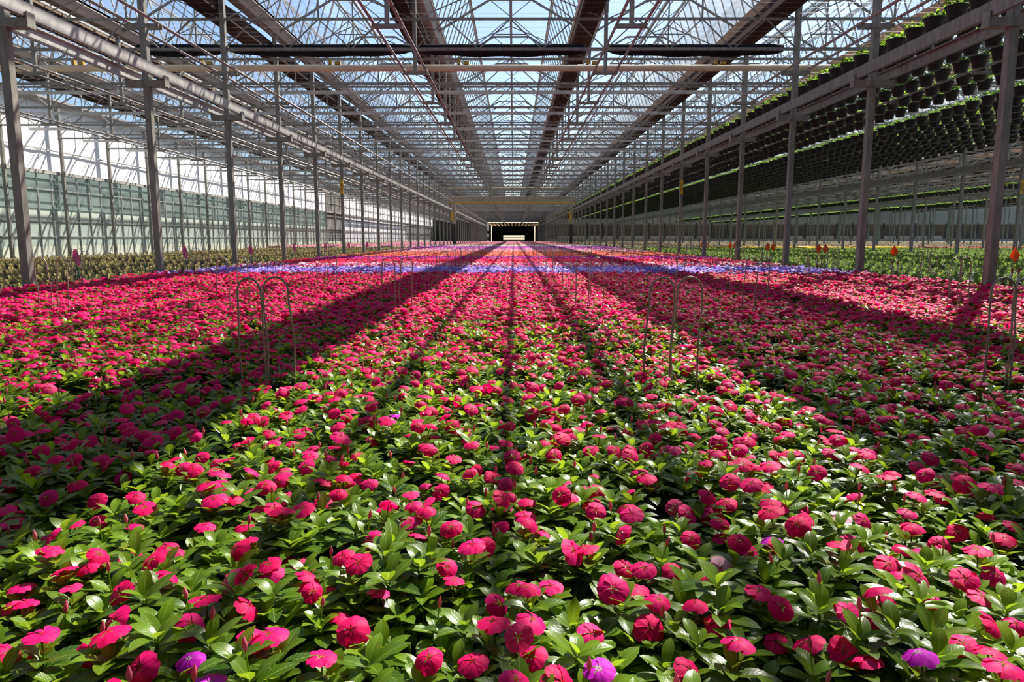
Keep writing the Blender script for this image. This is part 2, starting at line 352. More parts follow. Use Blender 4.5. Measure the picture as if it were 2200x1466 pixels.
for x in np.arange(9.4, 120, 3.4):
    if int(x * 7) % 3: b.box(x + .2, x + 2.9, YR + .6, YR + .7, .3, 1.5)
tag(b.obj('pale_crates', wall_beige), 'pale boards standing along the foot of the far right wall', 'boards', kind='stuff')
b = MB(); b.box(row_x(1) + .2, 120, YR - 2.2, YR - 2.0, .35, .85)
tag(b.obj('guard_rail', wrap_m), 'low pale rail across the far right end of the bays', 'rail')
# far end opening: frame, slatted shed behind it, bright window
b = MB(); b.box(row_x(0), row_x(1), YB - .2, YB, 5.25, 5.6); b.box(row_x(0), row_x(1), YB - .2, YB, 4.95, 5.05)
b.box(row_x(0) - .2, row_x(0) + .15, YB - .2, YB + .1, 0, 6.4); b.box(row_x(1) - .15, row_x(1) + .2, YB - .2, YB + .1, 0, 6.4)
tag(b.obj('door_1', steel), kind='structure')
b = MB(); b.box(row_x(0) - .5, row_x(0) - .3, YB + .1, YB + 50, 0, 5.6); b.box(row_x(1) + .3, row_x(1) + .5, YB + .1, YB + 50, 0, 5.6)
b.box(row_x(0), -3.4, YB + 49.6, YB + 50, 0, 5.6); b.box(3.8, row_x(1), YB + 49.6, YB + 50, 0, 5.6)
b.box(-3.4, 3.8, YB + 49.6, YB + 50, 1.95, 5.6); b.box(row_x(0) - .5, row_x(1) + .5, YB + 31, YB + 50, 5.6, 5.7)
tag(b.obj('wall_back', dark_m), kind='structure')
b = MB(); b.box(-3.4, 3.8, YB + 49.7, YB + 49.9, 1.05, 1.3); b.box(-3.4, 3.8, YB + 49.7, YB + 49.9, 0, .6)
tag(b.obj('window_2', steel_b), kind='structure')
for i in range(14):
    x = row_x(0) + .8 + i * 1.0
    b = MB(); b.extrude_y([(x - .12, 4.55), (x + .12, 4.55), (x + .2, 4.95), (x - .2, 4.95)], YB + 1, YB + 30)
    tag(b.obj('ceiling_slat', wood_m), 'pale sunlit slat hanging under the roof inside the far doorway', 'slat', 'ceiling slats inside the far doorway')

# ------------------------------------------------------------------ steel columns, hangers, beams, rails
KMAX = 45
def col_mesh(h=ZG):
    b = MB(); b.box(-.06, .06, -.065, .065, 0, h); b.box(-.11, .11, -.11, .11, 0, .02); return b
post_me = None; proto = {}
def make_column(full):
    key = 'full' if full else 'plain'
    if key not in proto:
        c = col_mesh().obj('steel_column', steel)
        parts = []
        if full:
            b = MB(); b.box(-.37, .37, -.09, -.07, 3.93, 4.055); b.box(-.37, .37, .07, .09, 3.93, 4.055); b.box(-.37, .37, -.09, .09, 3.93, 3.95)
            b.box(-.39, -.37, -.09, .09, 3.93, 4.14); b.box(.37, .39, -.09, .09, 3.93, 4.14)
            parts.append(b.obj('beam_bracket', steel, c))
            b = MB(); b.box(-.33, .33, -.085, -.065, 5.02, 5.10); b.box(-.33, .33, .065, .085, 5.02, 5.10)
            parts.append(b.obj('rail_bracket', steel, c))
        proto[key] = (c, parts, [0]); return c
    c, parts, n = proto[key]
    o = inst(c)
    for p in parts: inst(p, o)
    return o
for j in (-1, 0, 1, 2, 3, 4, 5, 6):
    seen = 0; bins = 0
    for k in range(-3, KMAX + 1):
        x, y = row_x(j), fy(k)
        if j >= 2 and y > YR - 1: break
        vis = in_view(x, y, 2.5, 120)
        if j >= 2 and not vis: continue
        if j == -1 and y < 5: continue
        if j in (0, 1) and k < -2: continue
        o = make_column(j in (0, 1, 2) and k < 24)
        if j < 0: x += .1
        o.location = (x, y, 0)
        nm = ROWNAME[j]
        if vis: seen += 1
        if not vis: tag(o, f'square grey steel column {nm}, beside the camera', 'column', f'columns out of the picture {nm}')
        elif j in (-1, 0, 1, 2) and seen <= 12: tag(o, f'steel column {nm}, {ORD[seen-1]} from the front', 'column', f'steel columns {nm}')
        else: tag(o, f'thin far steel column {nm}, past the nearer twelve' if j in (-1, 0, 1, 2) else f'thin far steel column {nm}', 'column', f'far steel columns {nm}')
# long beams on the brackets
def cbeam(x, side, y0, y1, z0=4.065, z1=4.275):
    b = MB(); t = .02; s = side
    b.box(x - .012, x + .012, y0, y1, z0, z1)
    b.box(min(x, x - s * .06), max(x, x - s * .06), y0, y1, z0, z0 + t); b.box(min(x, x - s * .06), max(x, x - s * .06), y0, y1, z1 - t, z1)
    return b
for j, nm in ((0, 'left column row'), (1, 'right column row'), (2, 'second column row at right')):
    for s, sd in ((-1, 'outer'), (1, 'inner')):
        if j > 0: sd = 'inner' if s < 0 else 'outer'
        o = cbeam(row_x(j) + s * .35, s, -3 if j < 2 else 25, YEND - 2 if j < 2 else YR  ).obj('steel_beam', steel_b if j == 0 else steel)
        tag(o, f'long grey steel beam along the {sd} side of the {nm}', 'beam')
RAILX = {0: 'on the left column row', 1: 'under the gutter left of centre', 2: 'under the gutter right of centre', 3: 'on the right column row',
         -1: 'over the left bay nearest the bed', -2: 'over the left bay nearest the wall', 4: 'over the right bay near its columns', 5: 'over the middle of the right bay', 6: 'on the second column row at right'}
for i, nm in RAILX.items():
    for s in (-1, 1):
        x = gut_x(i) + s * .27
        b = MB(); b.tube([(x, -3, 5.135), (x, YEND - 1 if i < 4 else YR, 5.135)], .03, 8)
        # couplings
        for y in np.arange(6.6 + .4, 120, 6.0): b.tube([(x, y - .05, 5.135), (x, y + .05, 5.135)], .037, 8)
        tag(b.obj('pipe_rail', pipe_m, smooth=True), f'round pipe rail {nm}, {"left" if s < 0 else "right"} of its pair', 'pipe')
hp = None
for i in (-2, -1, 1, 2, 4, 5, 7, 8):
    cnt = 0
    for k in range(-3, KMAX + 1):
        x, y = gut_x(i), fy(k)
        if not in_view(x, y, ZRAIL + .6, 200): continue
        if i >= 4 and y > YR: break
        if i >= 7 and y < 30: continue
        if hp is None:
            b = MB(); b.box(-.045, .045, -.03, .03, ZRAIL - .04, ZG); hp = b.obj('rail_hanger', steel)
            b = MB(); b.box(-.3, .3, -.05, -.032, ZRAIL - .03, ZRAIL + .035); b.box(-.3, .3, .032, .05, ZRAIL - .03, ZRAIL + .035); b.box(-.3, .3, -.05, .05, ZRAIL - .035, ZRAIL - .02)
            hb = b.obj('cross_bracket', steel, hp); o = hp
        else: o = inst(hp); inst(hb, o)
        o.location = (x, y, 0); cnt += 1
        nm = RAILX.get(i, 'over the second right bay')
        lab = f'grey hanger of the pipe rails {nm}'
        if cnt <= 8 and i in (1, 2): tag(o, f'{lab}, {ORD[cnt-1]} from the front', 'hanger', f'rail hangers {nm}')
        else: tag(o, ('far ' if i in (1, 2) else '') + lab, 'hanger', f'far rail hangers {nm}')

# ------------------------------------------------------------------ trusses
tr = None
def truss_parts():
    L = 14.2; xs = [-7.1 + L / 9 * i for i in range(10)]
    ch = MB(); ch.box(-7.1, 7.1, -.03, .03, ZT - .03, ZT + .03); top = ch
    ch2 = MB(); ch2.box(-7.1, 7.1, -.035, .035, ZB - .035, ZB + .035)
    wb = MB()
    for i in range(9):
        m = xs[i] + L / 18
        wb.bar((xs[i], 0, ZB), (m, 0, ZT), .014); wb.bar((m, 0, ZT), (xs[i + 1], 0, ZB), .014)
    gb = MB()
    for s in range(3):
        c = -7.1 + SP * (s + .5)
        gb.bar((c - SP / 2, 0, ZG), (c - .62, 0, ZR), .028); gb.bar((c + SP / 2, 0, ZG), (c + .62, 0, ZR), .028)
        gb.bar((c - .62, 0, ZR), (c + .62, 0, ZR), .028); gb.bar((c, 0, ZT), (c, 0, ZR), .02)
        gb.bar((c - SP / 2, 0, ZG - .55), (c - SP / 2, 0, ZG + .02), .05)
        # wire bracing under the gable
        gb.bar((c - .62, .03, ZR), (c + 1.55, .03, ZT), .010); gb.bar((c + .62, .03, ZR), (c - 1.55, .03, ZT), .010)
        gb.bar((c, .03, ZT + .95), (c - SP / 2, .03, ZT), .012); gb.bar((c, .03, ZT + .95), (c + SP / 2, .03, ZT), .012)
        gb.bar((c - .45, .03, ZT + .72), (c + .45, .03, ZT + .72), .014)
    return ch, ch2, wb, gb
def add_truss(j, k, seen):
    """j = bay: -1 left, 0 centre, 1.. right"""
    global tr
    if tr is None:
        a, c2, wb, gb = truss_parts()
        tr = a.obj('roof_truss', steel)
        tr_p = [c2.obj('bottom_chord', steel, tr), wb.obj('lattice_web', steel, tr), gb.obj('gable_frame', steel, tr)]
        add_truss.p = tr_p; o = tr
    else:
        o = inst(tr)
        for p in add_truss.p: inst(p, o)
    o.location = (row_x(j) + 7.1, fy(k), 0)
    nm = {-1: 'over the left bay', 0: 'over the flower bed', 1: 'over the right bay with the hanging pots'}.get(j, 'over the far right bays')
    if j in (-1, 0, 1) and seen < 10: tag(o, f'steel lattice roof truss {nm}, {ORD[seen]} from the front', 'roof truss', f'roof trusses {nm}')
    else: tag(o, f'distant steel lattice roof truss {nm}', 'roof truss', f'distant roof trusses {nm}')
for j in (-1, 0, 1, 2, 3, 4):
    seen = 0
    for k in range(0, KMAX + 1):
        if j > 0 and fy(k) > YR: break
        if j >= 1 and fy(k) < 14.2 * (j - 1) / .72 + 4: continue
        add_truss(j, k, seen)
        seen += 1
# mid-bay flat cross bars under the roof
flat = None
for j in (-1, 0, 1):
    n = 0
    for k in range(3, 30):
        if flat is None:
            b = MB(); b.box(-7.1, 7.1, -.03, .03, 5.72, 5.83)
            for q in range(4): b.box(-7.11 + SP * q - .008, -7.09 + SP * q + .008, -.01, .01, 5.8, 7.05)
            flat = b.obj('cross_bar', steel_b); o = flat
        else: o = inst(flat)
        o.location = (row_x(j) + 7.1, fy(k) + 2.0, 0)
        nm = {-1: 'left bay', 0: 'flower bed', 1: 'right bay'}[j]
        if n < 6: tag(o, f'flat pale cross bar halfway between trusses over the {nm}, {ORD[n]} from the front', 'bar', f'flat cross bars over the {nm}')
        else: tag(o, f'flat pale cross bar over the {nm}, far down the house', 'bar', f'far flat cross bars over the {nm}')
        n += 1

# ------------------------------------------------------------------ gutters, folded screens, ridges, open roof windows
GN_ = {0: 'over the left column row', 1: 'left of the middle span', 2: 'right of the middle span', 3: 'over the right column row', -1: 'in the left bay nearest the bed',
       -2: 'in the left bay nearest the wall', -3: 'over the left wall', 4: 'first inside the right bay', 5: 'second inside the right bay', 6: 'over the second column row at right'}
for i in range(-3, 21):
    g = gut_x(i); y0, y1 = (-26, YEND) if i <= 3 else (-26 if i <= 9 else 20, YR)
    nm = GN_.get(i, f'{["seventh","eighth","ninth","tenth","eleventh","twelfth","thirteenth","fourteenth","fifteenth","sixteenth","seventeenth","eighteenth","nineteenth","twentieth"][i-7]} out at far right' if i > 6 else '')
    b = MB(); b.extrude_y([(g - .10, 7.04), (g + .10, 7.04), (g + .22, 7.26), (g + .25, 7.26), (g + .13, 7.02), (g - .13, 7.02), (g - .25, 7.26), (g - .22, 7.26)], y0, y1)
    gt = b.obj('roof_gutter', alu); tag(gt, f'long pale metal roof gutter {nm}', 'gutter')
    b = MB(); b.box(g - .27, g - .20, y0, y1, 7.24, 7.34); b.box(g + .20, g + .27, y0, y1, 7.24, 7.34); b.obj('hinge_rail', alu, gt)
    b = MB()
    prof = []; n = 14; y0 = max(y0, -1.4)
    for q in range(n + 1): prof.append((g - .61 + .52 * q / n, 6.53 - (.025 if q % 2 else 0)))
    for q in range(n + 1): prof.append((g - .09 - .52 * q / n, 6.84 + (.03 if q % 2 else 0)))
    b.extrude_y(prof, y0, y1)
    if i == -3: continue
    sc = b.obj('folded_screen', screen_m); tag(sc, f'brown shade screen folded along the gutter {nm}', 'shade screen')
    b = MB(); b.add([(g - .62, y0, 6.56), (g - .62, y1, 6.56), (g - .58, y1, 7.15), (g - .58, y0, 7.15), (g - .61, y0, 6.56), (g - .61, y1, 6.56), (g - .57, y1, 7.15), (g - .57, y0, 7.15)], [(0, 1, 2, 3), (4, 7, 6, 5), (0, 4, 5, 1), (3, 2, 6, 7)])
    b.obj('screen_hem', tan_m, sc)
for i in range(-3, 18):
    c = gut_x(i) + SP / 2; y0, y1 = (-26, YEND) if i < 3 else (10, YR)
    b = MB(); b.box(c - .04, c + .04, y0, y1, ZR, ZR + .09)
    if i in (-1, 0, 2, 3): b.tube([(c - .16, y0, ZR + .05), (c - .16, y1, ZR + .05)], .02, 6); b.tube([(c + .16, y0, ZR + .05), (c + .16, y1, ZR + .05)], .02, 6)
    o = b.obj('ridge_tube', steel_b)
    nm = {0: 'over the span left of the middle', 1: 'over the middle of the flower bed', 2: 'over the span right of the middle'}.get(i, f'over the {ORD[-i-1]} span to the left of the bed' if i < 0 else f'over the {ORD[i-3]} span to the right of the bed')
    tag(o, f'long straight ridge tube {nm}', 'ridge tube')
# open vent panels: 16 m runs, hinged at the gutter, standing steep
VH, VT = (.24, 7.30), (.92, 9.36)
def vent(side, simple):
    fr = MB(); L = 15.94; nb = 21
    s = side
    xb, zb = s * VH[0], VH[1]; xt, zt = s * VT[0], VT[1]
    def P(t): return xb + (xt - xb) * t, zb + (zt - zb) * t
    for t, r in ((0.0, .03), (1.0, .035), (.94, .018)):
        x, z = P(t); fr.bar((x, .03, z), (x, L, z), r)
    if not simple:
        for q in range(nb + 1):
            y = .03 + (L - .03) * q / nb; fr.bar((xb, y, zb), (xt, y, zt), .018)
    else:
        for q in range(0, nb + 1, 1):
            y = .03 + (L - .03) * q / nb; fr.bar((xb, y, zb), (xt, y, zt), .015, n=3, cap=False)
    gl = MB(); x0, z0 = P(.01); x1, z1 = P(.99)
    gl.add([(x0, .03, z0), (x0, L, z0), (x1, L, z1), (x1, .03, z1)], [(0, 1, 2, 3)])
    return fr, gl
vp = {}; dp = {}
def shading_pane(s):
    if s not in dp:
        m_ = vp[s][1].data.copy(); m_.materials[0] = glass_shading; dp[s] = m_
    return dp[s]
for i in range(-3, 19):
    for s in (-1, 1):
        if i == -3 and s < 0: continue
        n = 0
        y0 = -5.4 if i <= 6 else 26.6 + 16 * ((i - 6) // 3)
        y = y0
        while y < (YEND if i <= 3 else YR) - 6:
            key = s
            if key not in vp:
                fr, gl = vent(s, False); o = fr.obj('roof_vent', alu); p = gl.obj('glass_pane', glass_m, o); vp[key] = (o, p)
            else: o = inst(vp[key][0]); p = inst(vp[key][1], o)
            if i in (3, 6) and s < 0: p.data = shading_pane(s)  # these vents get the denser glass for the shadow it casts
            o.location = (gut_x(i), y, 0)
            nm = GN_.get(i, 'in the far right bays')
            sd = 'left' if s < 0 else 'right'
            if y < 0: tag(o, f'open roof vent behind the camera beside the gutter {nm}', 'roof vent', f'roof vents behind the camera'); n -= 1
            elif n < 5 and i <= 6: tag(o, f'open roof vent {sd} of the gutter {nm}, {ORD[n]} length', 'roof vent', f'roof vents on the {sd} of the gutter {nm}')
            else: tag(o, f'distant open roof vent {sd} of the gutter {nm}', 'roof vent', f'distant roof vents on the {sd} of the gutter {nm}')
            y += 16; n = max(n + 1, 0)
# fine cross wires carrying the screens
b = MB()
for y in np.arange(12.0, 70, .4):
    b.bar((row_x(-1), y, 6.42), (row_x(2), y, 6.42), .0022, n=3, cap=False)
tag(b.obj('screen_wires', wire_m), 'fine parallel wires strung across the bays below the roof', 'wires', kind='stuff')
# rolled black curtain and beige cross pipe
def roll(x0, x1, sag):
    b = MB(); n = 24; rings = []
    for i in range(n + 1):
        t = i / n; x = x0 + (x1 - x0) * t; d = sag * (4 * t * (1 - t)) ** .4 + .012 * math.sin(x * 5)
        ring = []
        for q in range(10):
            a = 2 * math.pi * q / 10
            ring.append((x, 18.765 + .11 * math.cos(a), 5.67 + (.13 * math.sin(a) if math.sin(a) > 0 else (.05 + d) * math.sin(a))))
        rings += ring
    fs = [(i * 10 + q, i * 10 + (q + 1) % 10, (i + 1) * 10 + (q + 1) % 10, (i + 1) * 10 + q) for i in range(n) for q in range(10)]
    fs += [tuple(range(9, -1, -1)), tuple(range(n * 10, n * 10 + 10))]
    b.add(rings, fs); return b
for x0, x1, nm in ((-9.4, row_x(0) - .1, 'in the left bay'), (row_x(0) + .1, gut_x(1) - .1, 'between the left columns and the next gutter'), (gut_x(1) + .1, gut_x(2) - .5, 'across the middle span'), (gut_x(2) + .05, row_x(1) - .3, 'right of the middle span')):
    tag(roll(x0, x1, .13).obj('rolled_curtain', black_m, smooth=True), f'black curtain rolled up under the truss {nm}', 'curtain', 'rolled black curtains under the second truss')
def xpipe(y, z, r, x0, x1, lab, m=beige_m, clamps=True):
    b = MB(); b.tube([(x0, y, z), (x1, y, z)], r, 16); o = b.obj('cross_pipe', m, smooth=True); tag(o, lab, 'pipe')
    if clamps:
        for x in np.arange(x0 + 2.0, x1 - 1, 3.55):
            b = MB(); b.box(x - .12, x - .03, y - .06, y + .06, z + r, z + r + .12); b.box(x + .05, x + .2, y - .06, y + .06, z + r, z + r + .08)
            b.obj('pipe_clamp', brass_m, o)
    return o
xpipe(20.7, 5.66, .09, row_x(-1) + .2, row_x(2) - 9, 'thick beige pipe crossing the whole house under the roof near the front')
xpipe(78.82, 6.32, .12, row_x(0) - 8, row_x(1), 'beige pipe crossing far down the house above the tan cross beam', clamps=False)

# cross frame far down the house
b = MB(); b.box(row_x(0), row_x(1), 82.4, 82.8, 4.95, 5.55); cb = b.obj('cross_beam', wrap_m)
tag(cb, 'deep tan cross beam between the pale pillars far down the house', 'beam')
b = MB(); b.box(row_x(0), row_x(1), 82.36, 82.4, 4.9, 5.02); b.obj('yellow_edge', yellow_m, cb)
b = MB(); b.box(row_x(0), row_x(1), 82.3, 82.9, 5.55, 5.66); b.obj('top_flange', alu, cb)
for j, sd in ((0, 'left'), (1, 'right')):
    x = row_x(j) + (.45 if j == 0 else -.45)
    b = MB(); b.box(x - .18, x + .18, 82.3, 82.7, 0, 2.6); pl = b.obj('pillar', dark_m); tag(pl, f'thick {sd} pillar under the tan cross beam, wrapped pale at the top', 'pillar')
    b = MB(); b.box(x - .22, x + .22, 82.25, 82.75, 2.6, 4.95); b.obj('pale_wrap', wrap_m, pl)
    b = MB(); b.box(x - .3, x - .2 + .15, 82.2, 82.24, 2.9, 3.9); b.obj('yellow_panel', yellow_m, pl)
# yellow row signs with rotated lettering
def sign(x, y, lab):
    b = MB(); b.box(-.065, .065, -.01, .0, 0, .56); o = b.obj('row_sign', yellow_m); o.location = (x, y - .066, 2.83); tag(o, lab, 'sign')
    cu = bpy.data.curves.new('lettering', 'FONT'); cu.body = 'I24 I8A'; cu.size = .115; cu.align_x = 'CENTER'; cu.align_y = 'CENTER'; cu.extrude = .001
    t = bpy.data.objects.new('lettering', cu); COL.objects.link(t)
    dg = bpy.context.evaluated_depsgraph_get(); me = bpy.data.meshes.new_from_object(t.evaluated_get(dg)); bpy.data.objects.remove(t)
    me.materials.clear(); me.materials.append(ink_m)
    t = bpy.data.objects.new('lettering', me); COL.objects.link(t); t.parent = o; t.location = (0, -.013, .28); t.rotation_euler = (R(90), R(-90), 0); t.scale = (1.0, .95, 1)
    return o
sign(row_x(0) + 0, fy(5), 'small yellow vertical sign on a column left of the bed')
sign(row_x(1) + 0, fy(5), 'small yellow vertical sign on a column right of the bed')
sign(row_x(2) + 0, fy(5), 'small yellow vertical sign on a column at the far right edge')

# ------------------------------------------------------------------ plants
def leaf(b, o, az, pitch, L, W, droop=.5, cup=.15, nu=6, nv=4):
    """elliptic leaf: base o, heading az, start pitch"""
    ca, sa = math.cos(az), math.sin(az); vs = []; uvs = []
    x = 0.0; z = 0.0; p = pitch
    for i in range(nu + 1):
        t = i / nu
        wd = W * .5 * (math.sin(math.pi * min(1, t * .93 + .04)) ** .75) if 0 < i < nu else (W * .06 if i == 0 else 0.0008)
        for j in range(nv + 1):
            s = (j / nv) * 2 - 1
            vx = x; vy = s * wd; vz = z + cup * abs(s) * wd
            vs.append((o[0] + ca * vx - sa * vy, o[1] + sa * vx + ca * vy, o[2] + vz)); uvs.append((t + .001, j / nv))
        x += math.cos(p) * L / nu; z += math.sin(p) * L / nu; p -= droop / nu
    n = nv + 1
    b.add(vs, [(i * n + j, (i + 1) * n + j, (i + 1) * n + j + 1, i * n + j + 1) for i in range(nu) for j in range(nv)], uvs)
def rosette(b, c, rnd_, n=9, L=.065, W=.026, nu=6, nv=4, base=.0):
    for q in range(n):
        ring = q / n
        az = q * 2.399 + rnd_.uniform(-.3, .3) + base
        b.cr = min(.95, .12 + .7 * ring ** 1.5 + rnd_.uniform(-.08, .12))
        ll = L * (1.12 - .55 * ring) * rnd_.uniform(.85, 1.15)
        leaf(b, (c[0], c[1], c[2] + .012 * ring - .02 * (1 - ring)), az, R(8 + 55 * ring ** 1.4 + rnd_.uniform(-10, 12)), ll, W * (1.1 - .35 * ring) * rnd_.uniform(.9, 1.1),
             droop=rnd_.uniform(.4, 1.0), cup=rnd_.uniform(.05, .3), nu=nu, nv=nv)
def vinca_foliage(seed, lod=0):
    r = random.Random(seed); b = MB(); tips = []
    nsh = 8 if lod == 0 else 6
    nu, nv = ((6, 4), (3, 2))[lod]
    for q in range(nsh):
        if q == 0: x, y, z = 0, 0, .285
        else:
            a = q * 2 * math.pi / (nsh - 1) + r.uniform(-.3, .3); rr = r.uniform(.055, .095); x, y = rr * math.cos(a), rr * math.sin(a); z = .285 - rr * .35 + r.uniform(-.025, .02)
        rosette(b, (x, y, z), r, n=(11 if lod == 0 else 7), L=.080, W=.032, nu=nu, nv=nv, base=r.uniform(0, 6))
        tips.append((x, y, z))
        if lod == 0:
            b.cr = .5; b.bar((x * .3, y * .3, .06), (x, y, z), .003, n=5, cap=False)
    for q in range(9 if lod == 0 else 4):     # lower skirt
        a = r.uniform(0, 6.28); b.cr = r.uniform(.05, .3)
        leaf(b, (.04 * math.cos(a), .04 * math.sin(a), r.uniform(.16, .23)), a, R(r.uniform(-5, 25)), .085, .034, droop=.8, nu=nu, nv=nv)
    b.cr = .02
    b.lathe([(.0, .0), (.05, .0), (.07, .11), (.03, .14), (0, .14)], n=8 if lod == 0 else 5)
    return b, tips
def flower(seed, lod=0, size=.0285, b=None, c=(0, 0, 0), tilt=0, tdir=0, stalk=True):
    r = random.Random(seed); b = b or MB(); start = len(b.v)
    dome = r.uniform(.3, .8)
    if lod == 0:
        nu, nv = 5, 6
        for k in range(5):
            a0 = k * 2 * math.pi / 5 + r.uniform(-.06, .06); S = size * r.uniform(.92, 1.08); vs = []; uvs = []
            dr = dome + r.uniform(-.1, .15)
            for i in range(nu + 1):
                t = i / nu; rad = S * (.04 + .96 * t)
                half = (.30 + .62 * math.sin(min(1, t * 1.05) * math.pi * .5)) * (1.0 if t < .85 else 1.0 - .28 * ((t - .85) / .15))
                for j in range(nv + 1):
                    s = j / nv * 2 - 1; ang = a0 + s * half * .92
                    rr = rad * (1 - .07 * s * s * t) * (1.0 - (.04 if abs(s) < .2 and t > .9 else 0))
                    z = .004 * t - dr * rr * rr / size * .9 + .0016 * s * t + .0012 * math.sin(7 * s + k) * t
                    vs.append((rr * math.cos(ang), rr * math.sin(ang), z)); uvs.append((t + .002, (s + 1) / 2 + .001))
            n = nv + 1
            b.add(vs, [(i * n + j, (i + 1) * n + j, (i + 1) * n + j + 1, i * n + j + 1) for i in range(nu) for j in range(nv)], uvs)
    else:
        vs = [(0, 0, .003)]; uvs = [(.0, .1)]; n = 10
        for ring, rr in ((1, .6), (2, 1.0)):
            for q in range(n):
                a = 2 * math.pi * q / n; ra = size * rr * (1.0 if q % 2 == 0 else (.8 if ring == 2 else .95))
                vs.append((ra * math.cos(a), ra * math.sin(a), .003 - dome * ra * ra / size)); uvs.append((rr, .1))
        fs = [(0, 1 + q, 1 + (q + 1) % n) for q in range(n)] + [(1 + q, 1 + n + q, 1 + n + (q + 1) % n, 1 + (q + 1) % n) for q in range(n)]
        b.add(vs, fs, uvs)
    # tilt and place
    M = Matrix.Translation(Vector(c)) @ Matrix.Rotation(tdir, 4, 'Z') @ Matrix.Rotation(tilt, 4, 'Y')
    for i in range(start, len(b.v)): b.v[i] = tuple(M @ Vector(b.v[i]))
    if stalk:
        mi = b.mi; b.mi = 1; rn = b.cr; b.cr = .6
        b.bar((c[0] * .8, c[1] * .8, c[2] - .045), (c[0], c[1], c[2] - .001), .0016, n=5, cap=False); b.mi = mi; b.cr = rn
    return b
def bud(seed, b=None, c=(0, 0, 0), n=7):
    r = random.Random(seed); b = b or MB(); h = r.uniform(.03, .05); b.mi = 1; b.cr = .8
    b.bar((c[0], c[1], c[2]), (c[0], c[1], c[2] + h), .0014, n=5, cap=False)
    b.mi = 0; b.cr = r.random() * .5 + .01
    z = c[2] + h
    b.lathe([(.0015, 0), (.0038, .006), (.0046, .012), (.0030, .019), (.0004, .026)], n=n, c=(c[0], c[1], z))
    return b

# variants for the nearest, individual plants
fol = []; NV = 8
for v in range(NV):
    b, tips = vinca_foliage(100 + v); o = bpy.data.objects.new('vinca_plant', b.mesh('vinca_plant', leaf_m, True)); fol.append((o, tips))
flv = []
for v in range(8):
    b = MB(); b.cr = 0.001
    flv.append(flower(300 + v, b=b).mesh('flower', [petal_red, leaf_m], True))
budme = [bud(500 + v).mesh('bud', [petal_bud, leaf_m], True) for v in range(3)]
PS = .19
cand = []
yy = .62; rowi = 0
gap_rows = [3.42 + 3.66 * q for q in range(60)]
while yy < 14.3:
    if any(abs(yy - g) < .075 for g in gap_rows): yy += .13
    xx = -7.0 + (rowi % 2) * PS * .5
    while xx < 7.0:
        x = xx + random.uniform(-.035, .035); y = yy + random.uniform(-.035, .035)
        if in_view(x, y, .3, 170): cand.append((x, y))
        xx += PS
    yy += PS * .93; rowi += 1
cand.sort(key=lambda p: p[0] ** 2 + p[1] ** 2)
near, rest = cand[:300], cand[300:]
odd = {'mag': [(420, 1438), (640, 1460), (880, 1462), (1290, 1462), (2010, 1455), (1650, 1150), (860, 905), (545, 1440)], 'pale': [(1815, 1105), (2110, 920), (1560, 1250)]}
flowers_placed = []
for n_, (x, y) in enumerate(near):
    r = random.Random(n_ * 13 + 5)
    src, tips = fol[r.randrange(NV)]
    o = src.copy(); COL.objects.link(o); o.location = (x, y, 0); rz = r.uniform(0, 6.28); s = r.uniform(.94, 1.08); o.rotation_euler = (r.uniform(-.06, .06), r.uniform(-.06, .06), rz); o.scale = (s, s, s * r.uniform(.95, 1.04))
    tt = tips[:]; r.shuffle(tt)
    nf = r.choice([3, 3, 3, 4, 4])
    kids = []
    for q in range(nf):
        tx, ty, tz = tt[q]
        f = bpy.data.objects.new('flower', flv[r.randrange(8)]); COL.objects.link(f); f.parent = o
        f.location = (tx + r.uniform(-.02, .02), ty + r.uniform(-.02, .02), tz + r.uniform(.038, .055))
        # blooms lean mostly towards the light, some towards the aisle
        tl = abs(r.gauss(.25, .28)); td = r.uniform(0, 6.28)
        if r.random() < .5: td = -math.pi / 2 - rz + r.uniform(-.9, .9); tl = r.uniform(.2, .9)
        q_ = Matrix.Rotation(td, 3, 'Z') @ Matrix.Rotation(tl, 3, 'Y') @ Matrix.Rotation(r.uniform(0, 6), 3, 'Z')
        f.rotation_euler = q_.to_euler(); sz = r.uniform(.82, 1.12); f.scale = (sz, sz, sz); kids.append(f)
    for q in range(r.choice([0, 1, 1, 2])):
        tx, ty, tz = tt[nf + q] if nf + q < len(tt) else tt[0]
        bd = bpy.data.objects.new('bud', budme[r.randrange(3)]); COL.objects.link(bd); bd.parent = o; bd.location = (tx, ty, tz + .012); bd.rotation_euler = (r.uniform(-.2, .2), r.uniform(-.2, .2), 0)
    M = Matrix.Translation((x, y, 0)) @ Matrix.Rotation(rz, 4, 'Z') @ Matrix.Scale(s, 4)
    pxy = [project(*(M @ Vector(f.location))) for f in kids]
    flowers_placed.append((o, kids, pxy))
    where = 'in the nearest rows at the front of the bed' if y < 2.1 else ('in the front bed before the first wire hoops' if y < 3.4 else 'around the first row of wire hoops')
    tag(o, f'green plant with pink red flowers {where}', 'flower', f'vinca plants {where}')
used = set()
POS = {'mag': ['at the bottom left edge', 'at the bottom edge left of centre', 'just left of the bottom centre', 'at the bottom edge right of centre', 'near the bottom right corner', 'right of centre in the lower picture', 'left of centre behind the front rows', 'next to the bottom left magenta one'],
       'pale': ['right of centre in the front bed', 'near the right edge in the front bed', 'in the front right of the bed']}
